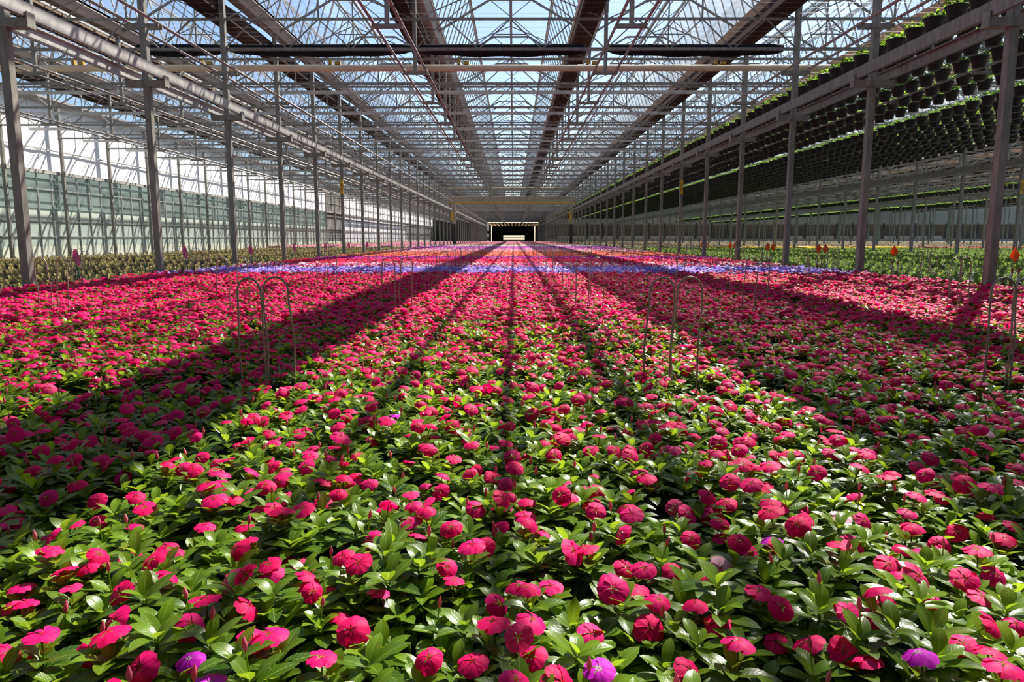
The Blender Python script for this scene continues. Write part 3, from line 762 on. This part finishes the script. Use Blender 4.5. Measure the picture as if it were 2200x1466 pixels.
for kind, targets in odd.items():
    for ti, (tx, ty) in enumerate(targets):
        best = None
        for a, (o, kids, pxy) in enumerate(flowers_placed):
            if a in used: continue
            for q, (px, py) in enumerate(pxy):
                d = (px - tx) ** 2 + (py - ty) ** 2
                if best is None or d < best[0]: best = (d, a, q)
        d, a, q = best; used.add(a); o, kids, _ = flowers_placed[a]; f = kids[q]
        me = f.data.copy(); me.materials[0] = petal_mag if kind == 'mag' else petal_pale; f.data = me
        f['label'] = 'magenta bloom' if kind == 'mag' else 'pale pink bloom'
        o['label'] = f'green plant with one {"magenta" if kind == "mag" else "pale pink"} flower {POS[kind][ti]}'

# instancing of the uncountable rest
def scatter(name, pts, variants, kindmats=None, tilt=.06, smin=.92, smax=1.1):
    """pts Nx3; variants: meshes placed on the points"""
    colx = bpy.data.collections.new(name + '_kinds')
    for i, me in enumerate(variants):
        oo = bpy.data.objects.new(f'{name}_{i:02d}', me); colx.objects.link(oo)
    me = bpy.data.meshes.new(name); P = np.array(pts, dtype=np.float32); n = len(P)
    me.vertices.add(n); me.vertices.foreach_set('co', P.ravel())
    rot = np.stack([rng.normal(0, tilt, n), rng.normal(0, tilt, n), rng.uniform(0, 6.28, n)], 1).astype(np.float32)
    a = me.attributes.new('rot', 'FLOAT_VECTOR', 'POINT'); a.data.foreach_set('vector', rot.ravel())
    a = me.attributes.new('sc', 'FLOAT', 'POINT'); a.data.foreach_set('value', rng.uniform(smin, smax, n).astype(np.float32))
    a = me.attributes.new('pick', 'INT', 'POINT'); a.data.foreach_set('value', rng.integers(0, len(variants), n).astype(np.int32))
    o = bpy.data.objects.new(name, me); COL.objects.link(o)
    ng = bpy.data.node_groups.new(name, 'GeometryNodeTree')
    ng.interface.new_socket('Geometry', in_out='INPUT', socket_type='NodeSocketGeometry'); ng.interface.new_socket('Geometry', in_out='OUTPUT', socket_type='NodeSocketGeometry')
    gi = ng.nodes.new('NodeGroupInput'); go = ng.nodes.new('NodeGroupOutput'); ip = ng.nodes.new('GeometryNodeInstanceOnPoints'); ci = ng.nodes.new('GeometryNodeCollectionInfo')
    ci.inputs['Collection'].default_value = colx; ci.inputs['Separate Children'].default_value = True; ci.inputs['Reset Children'].default_value = True
    def attr(nm, t):
        q = ng.nodes.new('GeometryNodeInputNamedAttribute'); q.data_type = t; q.inputs['Name'].default_value = nm; return q.outputs['Attribute']
    L = ng.links.new
    L(gi.outputs[0], ip.inputs['Points']); L(ci.outputs[0], ip.inputs['Instance']); ip.inputs['Pick Instance'].default_value = True
    L(attr('pick', 'INT'), ip.inputs['Instance Index'])
    e2r = ng.nodes.new('FunctionNodeEulerToRotation'); L(attr('rot', 'FLOAT_VECTOR'), e2r.inputs[0]); L(e2r.outputs[0], ip.inputs['Rotation'])
    L(attr('sc', 'FLOAT'), ip.inputs['Scale']); L(ip.outputs[0], go.inputs[0])
    md = o.modifiers.new('plants', 'NODES'); md.node_group = ng
    return o
def whole_vinca(seed, lod):
    b, tips = vinca_foliage(seed, lod); r = random.Random(seed); b.mi = 0
    start = len(b.f); nf = r.choice([5, 6, 6, 7]) if lod == 0 else 10
    tt = tips[:]; r.shuffle(tt)
    for q in range(nf):
        tx, ty, tz = tt[q % len(tt)]; m0 = len(b.f); b.cr = r.random() * .3 + .001; b.mi = 1
        flower(seed * 7 + q, lod, b=b, size=.030 if lod == 0 else .033, c=(tx + r.uniform(-.025, .025), ty + r.uniform(-.025, .025), tz + r.uniform(.035, .055)), tilt=abs(r.gauss(.3, .25)), tdir=r.uniform(0, 6.28), stalk=False)
    if lod == 0:
        tx, ty, tz = tt[-1]; bb = MB(); bud(seed, bb, (tx, ty, tz)); off = len(b.v); b.v += bb.v; b.uv += bb.uv; b.rnd += bb.rnd; b.f += [tuple(i + off for i in f) for f in bb.f]; b.m += [2 if m == 0 else 0 for m in bb.m]
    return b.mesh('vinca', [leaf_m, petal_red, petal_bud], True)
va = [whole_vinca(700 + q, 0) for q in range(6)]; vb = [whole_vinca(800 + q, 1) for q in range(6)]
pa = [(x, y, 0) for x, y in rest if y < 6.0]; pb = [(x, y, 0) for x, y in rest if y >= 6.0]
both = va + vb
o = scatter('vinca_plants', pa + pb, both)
me = o.data; arr = np.concatenate([rng.integers(0, 6, len(pa)), rng.integers(6, 12, len(pb))]).astype(np.int32)
me.attributes['pick'].data.foreach_set('value', arr)
tag(o, 'dense mass of pink red flowering plants filling the bed behind the front rows', 'flowers', 'vinca plants', kind='stuff')

# colour stripes further down the bed
def clump(seed, w_, nfl, fs, leafm, petm, h=.30, pots=False, nleaf=26, vein=False):
    r = random.Random(seed); b = MB()
    for q in range(nleaf):
        a = r.uniform(0, 6.28); rr = w_ * .5 * math.sqrt(r.random()); x, y = rr * math.cos(a), rr * math.sin(a)
        b.cr = r.uniform(.05, .9); z = h * .9 - .25 * rr * rr / w_ - r.uniform(0, .05)
        leaf(b, (x, y, z), r.uniform(0, 6.28), R(r.uniform(-10, 50)), .07, .03, droop=.8, nu=2, nv=1)
    b.cr = .1; b.lathe([(w_ * .5, h * .45), (w_ * .42, h * .75), (0, h * .82)], n=8)
    b.mi = 1
    for q in range(nfl):
        x, y = r.uniform(-.5, .5) * w_, r.uniform(-.5, .5) * w_
        b.cr = r.random() * .6 + .001
        S = fs * r.uniform(.8, 1.15); z = h + r.uniform(-.03, .035); tx, ty = r.uniform(-.5, .5), r.uniform(-.8, .3)
        n = 5; vs = [(x, y, z)] + [(x + S * math.cos(6.283 * k / n), y + S * math.sin(6.283 * k / n), z - .25 * S + S * (math.cos(6.283 * k / n) * tx + math.sin(6.283 * k / n) * ty * -1)) for k in range(n)]
        b.add(vs, [(0, 1 + k, 1 + (k + 1) % n) for k in range(n)])
    return b.mesh('bed_clump', [leafm, petm], False)
ST = [  # y0, y1, name, label, palette
    (14.25, 17.5, 'violet_flowers', 'violet blue flower stripe behind the pink red bed', [(0, (.22, .12, .62)), (.5, (.34, .20, .74)), (.8, (.52, .36, .85)), (1, (.7, .6, .9))], .9),
    (17.5, 20.6, 'mixed_flowers', 'mixed white and rose flower stripe behind the violet stripe', [(0, (.85, .72, .78)), (.25, (.72, .03, .14)), (.5, (.80, .12, .42)), (.7, (.88, .5, .62)), (.85, (.6, .02, .12))], .75),
    (20.6, 24.3, 'scarlet_flowers', 'scarlet flower stripe behind the mixed white and rose stripe', [(0, (.78, .012, .09)), (.6, (.85, .03, .10)), (1, (.8, .03, .2))], .95),
    (24.3, 27.4, 'magenta_flowers', 'magenta flower stripe between the scarlet and the orange stripe', [(0, (.50, .01, .28)), (.6, (.6, .02, .38)), (1, (.72, .06, .5))], .95),
    (28.0, 36.5, 'coral_flowers', 'coral orange flower stripe halfway down the bed', [(0, (.80, .08, .05)), (.5, (.85, .13, .08)), (.8, (.80, .24, .12)), (1, (.85, .4, .3))], .85),
    (37.4, 47.3, 'rose_flowers', 'pale pink and rose flower stripe behind the coral stripe', [(0, (.80, .15, .22)), (.4, (.88, .55, .62)), (.7, (.70, .05, .15)), (1, (.9, .8, .8))], .8),
    (47.3, 61.0, 'purple_flowers', 'purple flower stripe far down the bed', [(0, (.45, .06, .42)), (.6, (.62, .12, .55)), (1, (.75, .3, .7))], .85),
    (61.0, 74.0, 'white_flowers', 'greenish white flower stripe far down the bed', [(0, (.62, .66, .50)), (.6, (.75, .75, .66)), (1, (.5, .6, .35))], .6),
    (74.0, 150.0, 'blush_flowers', 'dusky pink flowers filling the far end of the bed', [(0, (.62, .12, .22)), (.5, (.75, .3, .38)), (1, (.5, .25, .2))], .7)]
for q, (y0, y1, nm, lab, pal, dens) in enumerate(ST):
    pm = petalmat(('mix_' if nm == 'mixed_flowers' else 'petal_') + nm, pal)
    far = y0 > 40; w_ = .36 if not far else .8
    vs = [clump(900 + q * 10 + v, w_ * 1.15, int((26 if not far else 90) * dens), .034 if not far else .042, leaf_far, pm, nleaf=(30 if not far else 60)) for v in range(4)]
    pts = []; y = y0 + w_ / 2
    while y < y1 - w_ * .3:
        x = -7.0 + w_ / 2
        while x < 7.0: pts.append((x + random.uniform(-.05, .05), y + random.uniform(-.05, .05), 0)); x += w_
        y += w_
    tag(scatter(nm, pts, vs, smin=.95, smax=1.08, tilt=.03), lab, 'flowers', kind='stuff')

# potted young plants of the side bays
def young(seed, leafm, h, wd, nleaf=18, lw=.045):
    r = random.Random(seed); b = MB()
    for q in range(nleaf):
        a = q * 2.4 + r.uniform(-.3, .3); t = q / nleaf; b.cr = .1 + .8 * t
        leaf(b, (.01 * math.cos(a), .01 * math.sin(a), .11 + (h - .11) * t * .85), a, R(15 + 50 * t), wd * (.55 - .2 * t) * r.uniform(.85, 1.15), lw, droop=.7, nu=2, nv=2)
    b.mi = 1; b.cr = .01; b.lathe([(.0, 0), (.045, 0), (.062, .115), (.066, .115), (.066, .125), (.055, .12), (0, .11)], n=9)
    return b.mesh('potted_plant', [leafm, pot_m], True)
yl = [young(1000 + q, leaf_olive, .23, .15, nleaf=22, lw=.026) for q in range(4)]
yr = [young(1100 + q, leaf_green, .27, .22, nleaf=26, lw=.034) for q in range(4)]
def bay_points(x0, x1, y0, y1, sx, sy, zig=False):
    out = []; y = y0; k = 0
    while y < y1:
        x = x0 + random.uniform(-.1, .1)
        while x < x1:
            if in_view(x, y, .2, 60): out.append((x + random.uniform(-.02, .02), y + random.uniform(-.02, .02), 0))
            x += sx
        y += sy; k += 1
    return out
def individuals(pts, meshes, lab, cat, grp, base, nm='potted_plant'):
    pts = sorted(pts, key=lambda p: p[0] ** 2 + p[1] ** 2); r = random.Random(base)
    for p in pts[:300]:
        o = bpy.data.objects.new(nm, meshes[r.randrange(len(meshes))]); COL.objects.link(o); o.location = p; o.rotation_euler = (0, 0, r.uniform(0, 6.28)); s = r.uniform(.92, 1.1); o.scale = (s, s, s)
        tag(o, lab, cat, grp)
    return pts[300:]
pl = bay_points(row_x(-1) + .8, row_x(0) - .45, 10.9, 62, .26, .50)
rl = individuals(pl, yl, 'small yellow green seedling in a black pot near the left columns', 'young plant', 'young plants at the near edge of the left bay', 3, 'young_plant')
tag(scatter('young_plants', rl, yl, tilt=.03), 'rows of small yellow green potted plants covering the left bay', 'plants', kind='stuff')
pr = bay_points(row_x(1) + .55, row_x(2) - .4, 11.2, 56, .30, .46)
rr_ = individuals(pr, yr, 'leafy green plant in a black pot near the right columns', 'potted plant', 'young plants at the near edge of the right bay', 4)
far_r = bay_points(row_x(2) + .5, row_x(4), 28, 56, .42, .45)
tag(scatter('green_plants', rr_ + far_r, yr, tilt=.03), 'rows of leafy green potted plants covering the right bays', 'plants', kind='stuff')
pY = petalmat('petal_yellow', [(0, (.80, .52, .02)), (1, (.85, .65, .05))]); pG = petalmat('petal_bay_red', [(0, (.45, .05, .03)), (1, (.6, .2, .15))])
pB = petalmat('petal_bay_blush', [(0, (.30, .18, .12)), (1, (.22, .2, .08))])
def band(nm, lab, pal, x0, x1, y0, y1, w_, dens=.7):
    vs = [clump(1300 + v, w_ * 1.15, int(60 * dens), .05, leaf_far, pal, nleaf=50) for v in range(3)]
    pts = [(x, y, 0) for x in np.arange(x0, x1, w_) for y in np.arange(y0, y1, w_) if in_view(x, y, .2, 60)]
    tag(scatter(nm, pts, vs, tilt=.02), lab, 'flowers', kind='stuff')
band('yellow_flowers', 'bright yellow flower strip across the right bays', pY, row_x(1) + 9, 31, 56, 59.5, .8, 1.5)
band('brick_flowers', 'brick red flower strip to the right of the yellow one', pG, 31, 50, 55, 58, .8, 1.0)
band('far_bay_plants', 'pale green and blush plants filling the right bays beyond the yellow strip', pB, row_x(1) + .6, 112, 60, 154, .9, .25)
band('pink_bay_flowers', 'pink flowers along the far part of the left bay', petalmat('petal_bay_pink', [(0, (.75, .2, .35)), (1, (.85, .5, .5))]), row_x(-1) + .6, row_x(0) - .5, 62, 150, .9, 1.0)

# ------------------------------------------------------------------ hanging pots of the right bay
def basket_mesh():
    b = MB(); b.lathe([(0, 0), (.105, 0), (.112, .01), (.155, .20), (.158, .205), (.172, .205), (.172, .235), (.160, .235), (.15, .2), (0, .195)], n=18)
    for q in range(18):
        pass
    return b
def basket_foliage(seed):
    r = random.Random(seed); b = MB()
    for q in range(60):
        a = r.uniform(0, 6.28); rr = .155 * math.sqrt(r.random()); b.cr = r.uniform(.05, .95)
        leaf(b, (rr * math.cos(a), rr * math.sin(a), .215 + r.uniform(0, .10)), a + r.uniform(-.6, .6), R(r.uniform(-5, 70)), .08, .05, droop=1.0, nu=3, nv=2)
    return b
def basket_hanger():
    b = MB()
    for q in range(3):
        a = q * 2.094; b.bar((.165 * math.cos(a), .165 * math.sin(a), .22), (0, 0, .62), .0025, n=3, cap=False)
    b.tube([(0, 0, .60), (0, 0, .66), (.02, 0, .68), (.03, 0, .66)], .004, 4)
    return b
bm = basket_mesh().mesh('hanging_basket', pot_m, True); bf = [basket_foliage(40 + q).mesh('foliage', leaf_basket, True) for q in range(4)]; bh = basket_hanger().mesh('wire_hanger', hoop_m)
def whole_basket(seed):
    b = basket_mesh(); b.m = [0] * len(b.f); f = basket_foliage(seed); off = len(b.v); b.v += f.v; b.uv += f.uv; b.rnd += f.rnd; b.f += [tuple(i + off for i in q) for q in f.f]; b.m += [1] * len(f.f)
    return b.mesh('basket', [pot_m, leaf_basket], True)
lines = [8.12 + .9 * q for q in range(7)] + [14.25 + .82 * q for q in range(9)]
pots = []
for li, x in enumerate(lines):
    for y in np.arange(9.0 + .35 * (li % 2) + (li * .13 % .5), 150, .7):
        if li == 6: continue
        pots.append((x + random.uniform(-.02, .02), float(y) + random.uniform(-.05, .05), 4.93 + random.uniform(-.02, .02)))
vis = [p for p in pots if in_view(*p, 30)]; invis = [p for p in pots if not in_view(*p, 30) and p[1] < 30]
vis.sort(key=lambda p: p[0] ** 2 + p[1] ** 2)
for n_, p in enumerate(vis[:300]):
    o = bpy.data.objects.new('hanging_basket', bm); COL.objects.link(o); o.location = p; o.scale = (1.17, 1.17, 1.12); o.rotation_euler = (0, 0, random.uniform(0, 6.28))
    f = bpy.data.objects.new('foliage', bf[n_ % 4]); COL.objects.link(f); f.parent = o
    h = bpy.data.objects.new('wire_hanger', bh); COL.objects.link(h); h.parent = o
    wh = 'in the line nearest the bed' if p[0] < 8.6 else ('in the front lines of the right bay' if p[0] < 14 else 'in the back lines of the right bay')
    tag(o, f'black hanging pot with bright green seedlings {wh}', 'hanging pot', f'hanging pots {wh}')
wbk = [whole_basket(60 + q) for q in range(3)]
tag(scatter('hanging_baskets', vis[300:] + invis, wbk, tilt=.02, smin=1.15, smax=1.2), 'mass of black hanging pots receding along the right bay ceiling', 'hanging pots', 'hanging pots', kind='stuff')
for n_, x in enumerate(lines):
    if n_ == 6: continue
    b = MB(); b.tube([(x, 6, 5.60), (x, YR, 5.60)], .014, 6)
    tag(b.obj('basket_line', steel_b), f'thin irrigation line carrying hanging pots, {ORD[n_]} from the bed', 'pipe', 'lines carrying the hanging pots')
# baskets of the farther right bays
fp = []
for x in (row_x(2) + 13.1, row_x(2) + 12.2, row_x(3) + 6.5, row_x(3) + 5.6):
    for y in np.arange(40, 150, .62): fp.append((x, float(y), 4.35 if x < row_x(3) else 4.0))
tag(scatter('far_hanging_baskets', fp, wbk, tilt=.02), 'lines of green hanging pots in the second and third right bays', 'hanging pots', kind='stuff')
b = MB(); 
for x in (row_x(2) + 12.6,): b.box(x - .05, x + .05, 30, YR, 4.1, 4.22)
tag(b.obj('carrier_rail', steel), 'straight grey rail under the far right hanging pots', 'rail')

# ------------------------------------------------------------------ wire hoops, flags, stakes
def hoop_mesh(w_=.125, h=.80, bend=0.0, seed=0):
    r = random.Random(seed); pts = []; hw = w_ / 2
    top = h - hw
    ws = r.uniform(-.02, .02)
    pts.append((-hw * r.uniform(.9, 1.1), 0, 0)); pts.append((-hw * 1.0 - .008 + ws * .3, 0, top * .35)); pts.append((-hw * 1.12 + ws, 0.004, top * .62)); pts.append((-hw * 1.02, 0, top * .9))
    for q in range(9):
        a = math.pi - math.pi * q / 8; pts.append((hw * math.cos(a), 0, top + hw * 1.15 * math.sin(a)))
    pts.append((hw * 1.02, 0, top * .9)); pts.append((hw * 1.05 + ws, .004, top * .66)); pts.append((hw * .95 + ws * .5, 0, top * .35)); pts.append((hw * r.uniform(.8, 1.1), 0, 0))
    b = MB(); b.tube(pts, .0052, 7); return b.mesh('wire_hoop', hoop_m, True)
hv = [hoop_mesh(seed=q, w_=.12 + .006 * (q % 3)) for q in range(5)]
def place_hoop(x, y, rz, lab, grp, h=0):
    o = bpy.data.objects.new('wire_hoop', hv[h % 5]); COL.objects.link(o); o.location = (x, y, 0); o.rotation_euler = (R(random.uniform(-2, 2)), R(random.uniform(-1.5, 1.5)), rz)
    tag(o, lab, 'wire hoop', grp)
rowsY = [3.5 + 3.68 * q for q in range(8)]
for ri, y in enumerate(rowsY):
    for ci, x in enumerate([-6.6, -4.75, -2.9, -1.27, .72, 2.40, 4.4, 6.2]):
        if not in_view(x, y, .7, 20): continue
        x1 = x + random.uniform(-.05, .05) if ri else x
        for s in (0, 1):
            nm = {0: 'front row', 1: 'second row', 2: 'third row'}.get(ri, 'far rows')
            sd = 'left' if s == 0 else 'right'
            if ri == 0:
                wh = {-1.27: 'left of the middle', .72: 'right of the middle', 2.40: 'by the right edge'}.get(x, 'at the side')
                lab = f'tall bent wire hoop in the front row {wh}, {sd} of its pair'
            elif ri < 3: lab = f'wire hoop in the {nm} of hoops, {ORD[ci]} pair across the bed, {sd} one'
            else: lab = 'small distant wire hoop standing in the coloured flower stripes'
            place_hoop(x1 + s * (.155 if not (ri == 0 and x < -1) else .10), y + (.06 if s else 0), random.uniform(-.25, .25), lab, f'wire hoops of the {nm}', ri + ci + s * 2)
for ri in range(7):
    y = 13.2 + 4.4 * ri
    for s in (0, 1):
        place_hoop(-8.1 + s * .17, y, random.uniform(-.2, .2), f'wire hoop behind the left columns, pair number {ORD[ri]} down the row, {"left" if s == 0 else "right"} one', 'wire hoops in the left bay', ri + s)
    for s in (0, 1):
        place_hoop(9.1 + s * .17, 12.2 + 4.1 * ri, random.uniform(-.2, .2), f'wire hoop among the green plants right of the bed, {ORD[ri]} pair, {"left" if s == 0 else "right"} one', 'wire hoops in the right bay', ri + s)
    b = MB(); n = 6
    for q in range(n):
        z0 = .80 - .30 * q / n; z1 = .80 - .30 * (q + 1) / n; wd0 = .03 + .05 * math.sin(q / n * 3); wd1 = .03 + .05 * math.sin((q + 1) / n * 3)
        b.add([(-wd0, .01 * q, z0), (wd0 * .6, .01 * q, z0), (wd1 * .6, .01 * (q + 1), z1), (-wd1, .01 * (q + 1), z1),
               (-wd0, .01 * q + .003, z0), (wd0 * .6, .01 * q + .003, z0), (wd1 * .6, .01 * (q + 1) + .003, z1), (-wd1, .01 * (q + 1) + .003, z1)], [(0, 1, 2, 3), (7, 6, 5, 4), (0, 3, 7, 4), (1, 5, 6, 2)])
    o = b.obj('ribbon', pink_m, loc=(-8.0, y - .02, 0)); tag(o, f'pink ribbon tied to a wire hoop in the left bay, {ORD[ri]} from the front', 'ribbon', 'pink ribbons in the left bay')
    if ri < 6:
        b = MB(); b.box(-.012, .012, -.004, .004, 0, .56); o = b.obj('plant_stake', tag_m, loc=(-7.62 - .1 * (ri % 2), 10.7 + 2.15 * ri, 0)); o.rotation_euler = (0, R(-9), 0)
        tag(o, f'dark green plastic stake beside the left columns, {ORD[ri]} from the front', 'stake', 'green stakes by the left columns')
for ri, (y, tw) in enumerate(((11.2, 1), (14.75, 1), (18.4, 2), (22.1, 2), (25.9, 2), (29.8, 2))):
    x = 7.78
    for s in range(2):
        b = MB(); b.tube([(0, 0, 0), (.0, 0, .55)], .013, 8)
        st = b.obj('striped_stake', stake_m, loc=(x - .06 + s * .11, y, 0)); st.rotation_euler = (0, R(4), 0)
        tag(st, f'red and white striped stake right of the bed, {ORD[ri]} pair from the front, {"left" if s == 0 else "right"} one', 'stake', 'striped stakes right of the bed')
        for z in (.30, .50): 
            bb = MB(); bb.tube([(0, 0, z - .035), (0, 0, z + .04)], .0145, 8); bb.obj('red_band', red_m, st)
    for s in range(tw):
        b = MB(); w2 = .085
        b.add([(-w2, 0, .72), (0, -.02, .62), (w2, 0, .74), (.01, .03, .86), (-w2, .006, .72), (0, -.014, .62), (w2, .006, .74), (.01, .036, .86)], [(0, 1, 3), (1, 2, 3), (7, 5, 4), (7, 6, 5), (0, 4, 5, 1), (1, 5, 6, 2), (2, 6, 7, 3), (3, 7, 4, 0)])
        fo = b.obj('flag', orange_m, loc=(x - .02 + s * .17, y - .02, 0))
        b = MB(); b.bar((.005, .02, 0), (.005, .02, .84), .003, n=5); b.obj('flag_pole', hoop_m, fo)
        tag(fo, f'bright orange flag right of the bed, {ORD[ri]} from the front' + (f', {"left" if s == 0 else "right"} one of two' if tw > 1 else ''), 'flag', 'orange flags right of the bed')
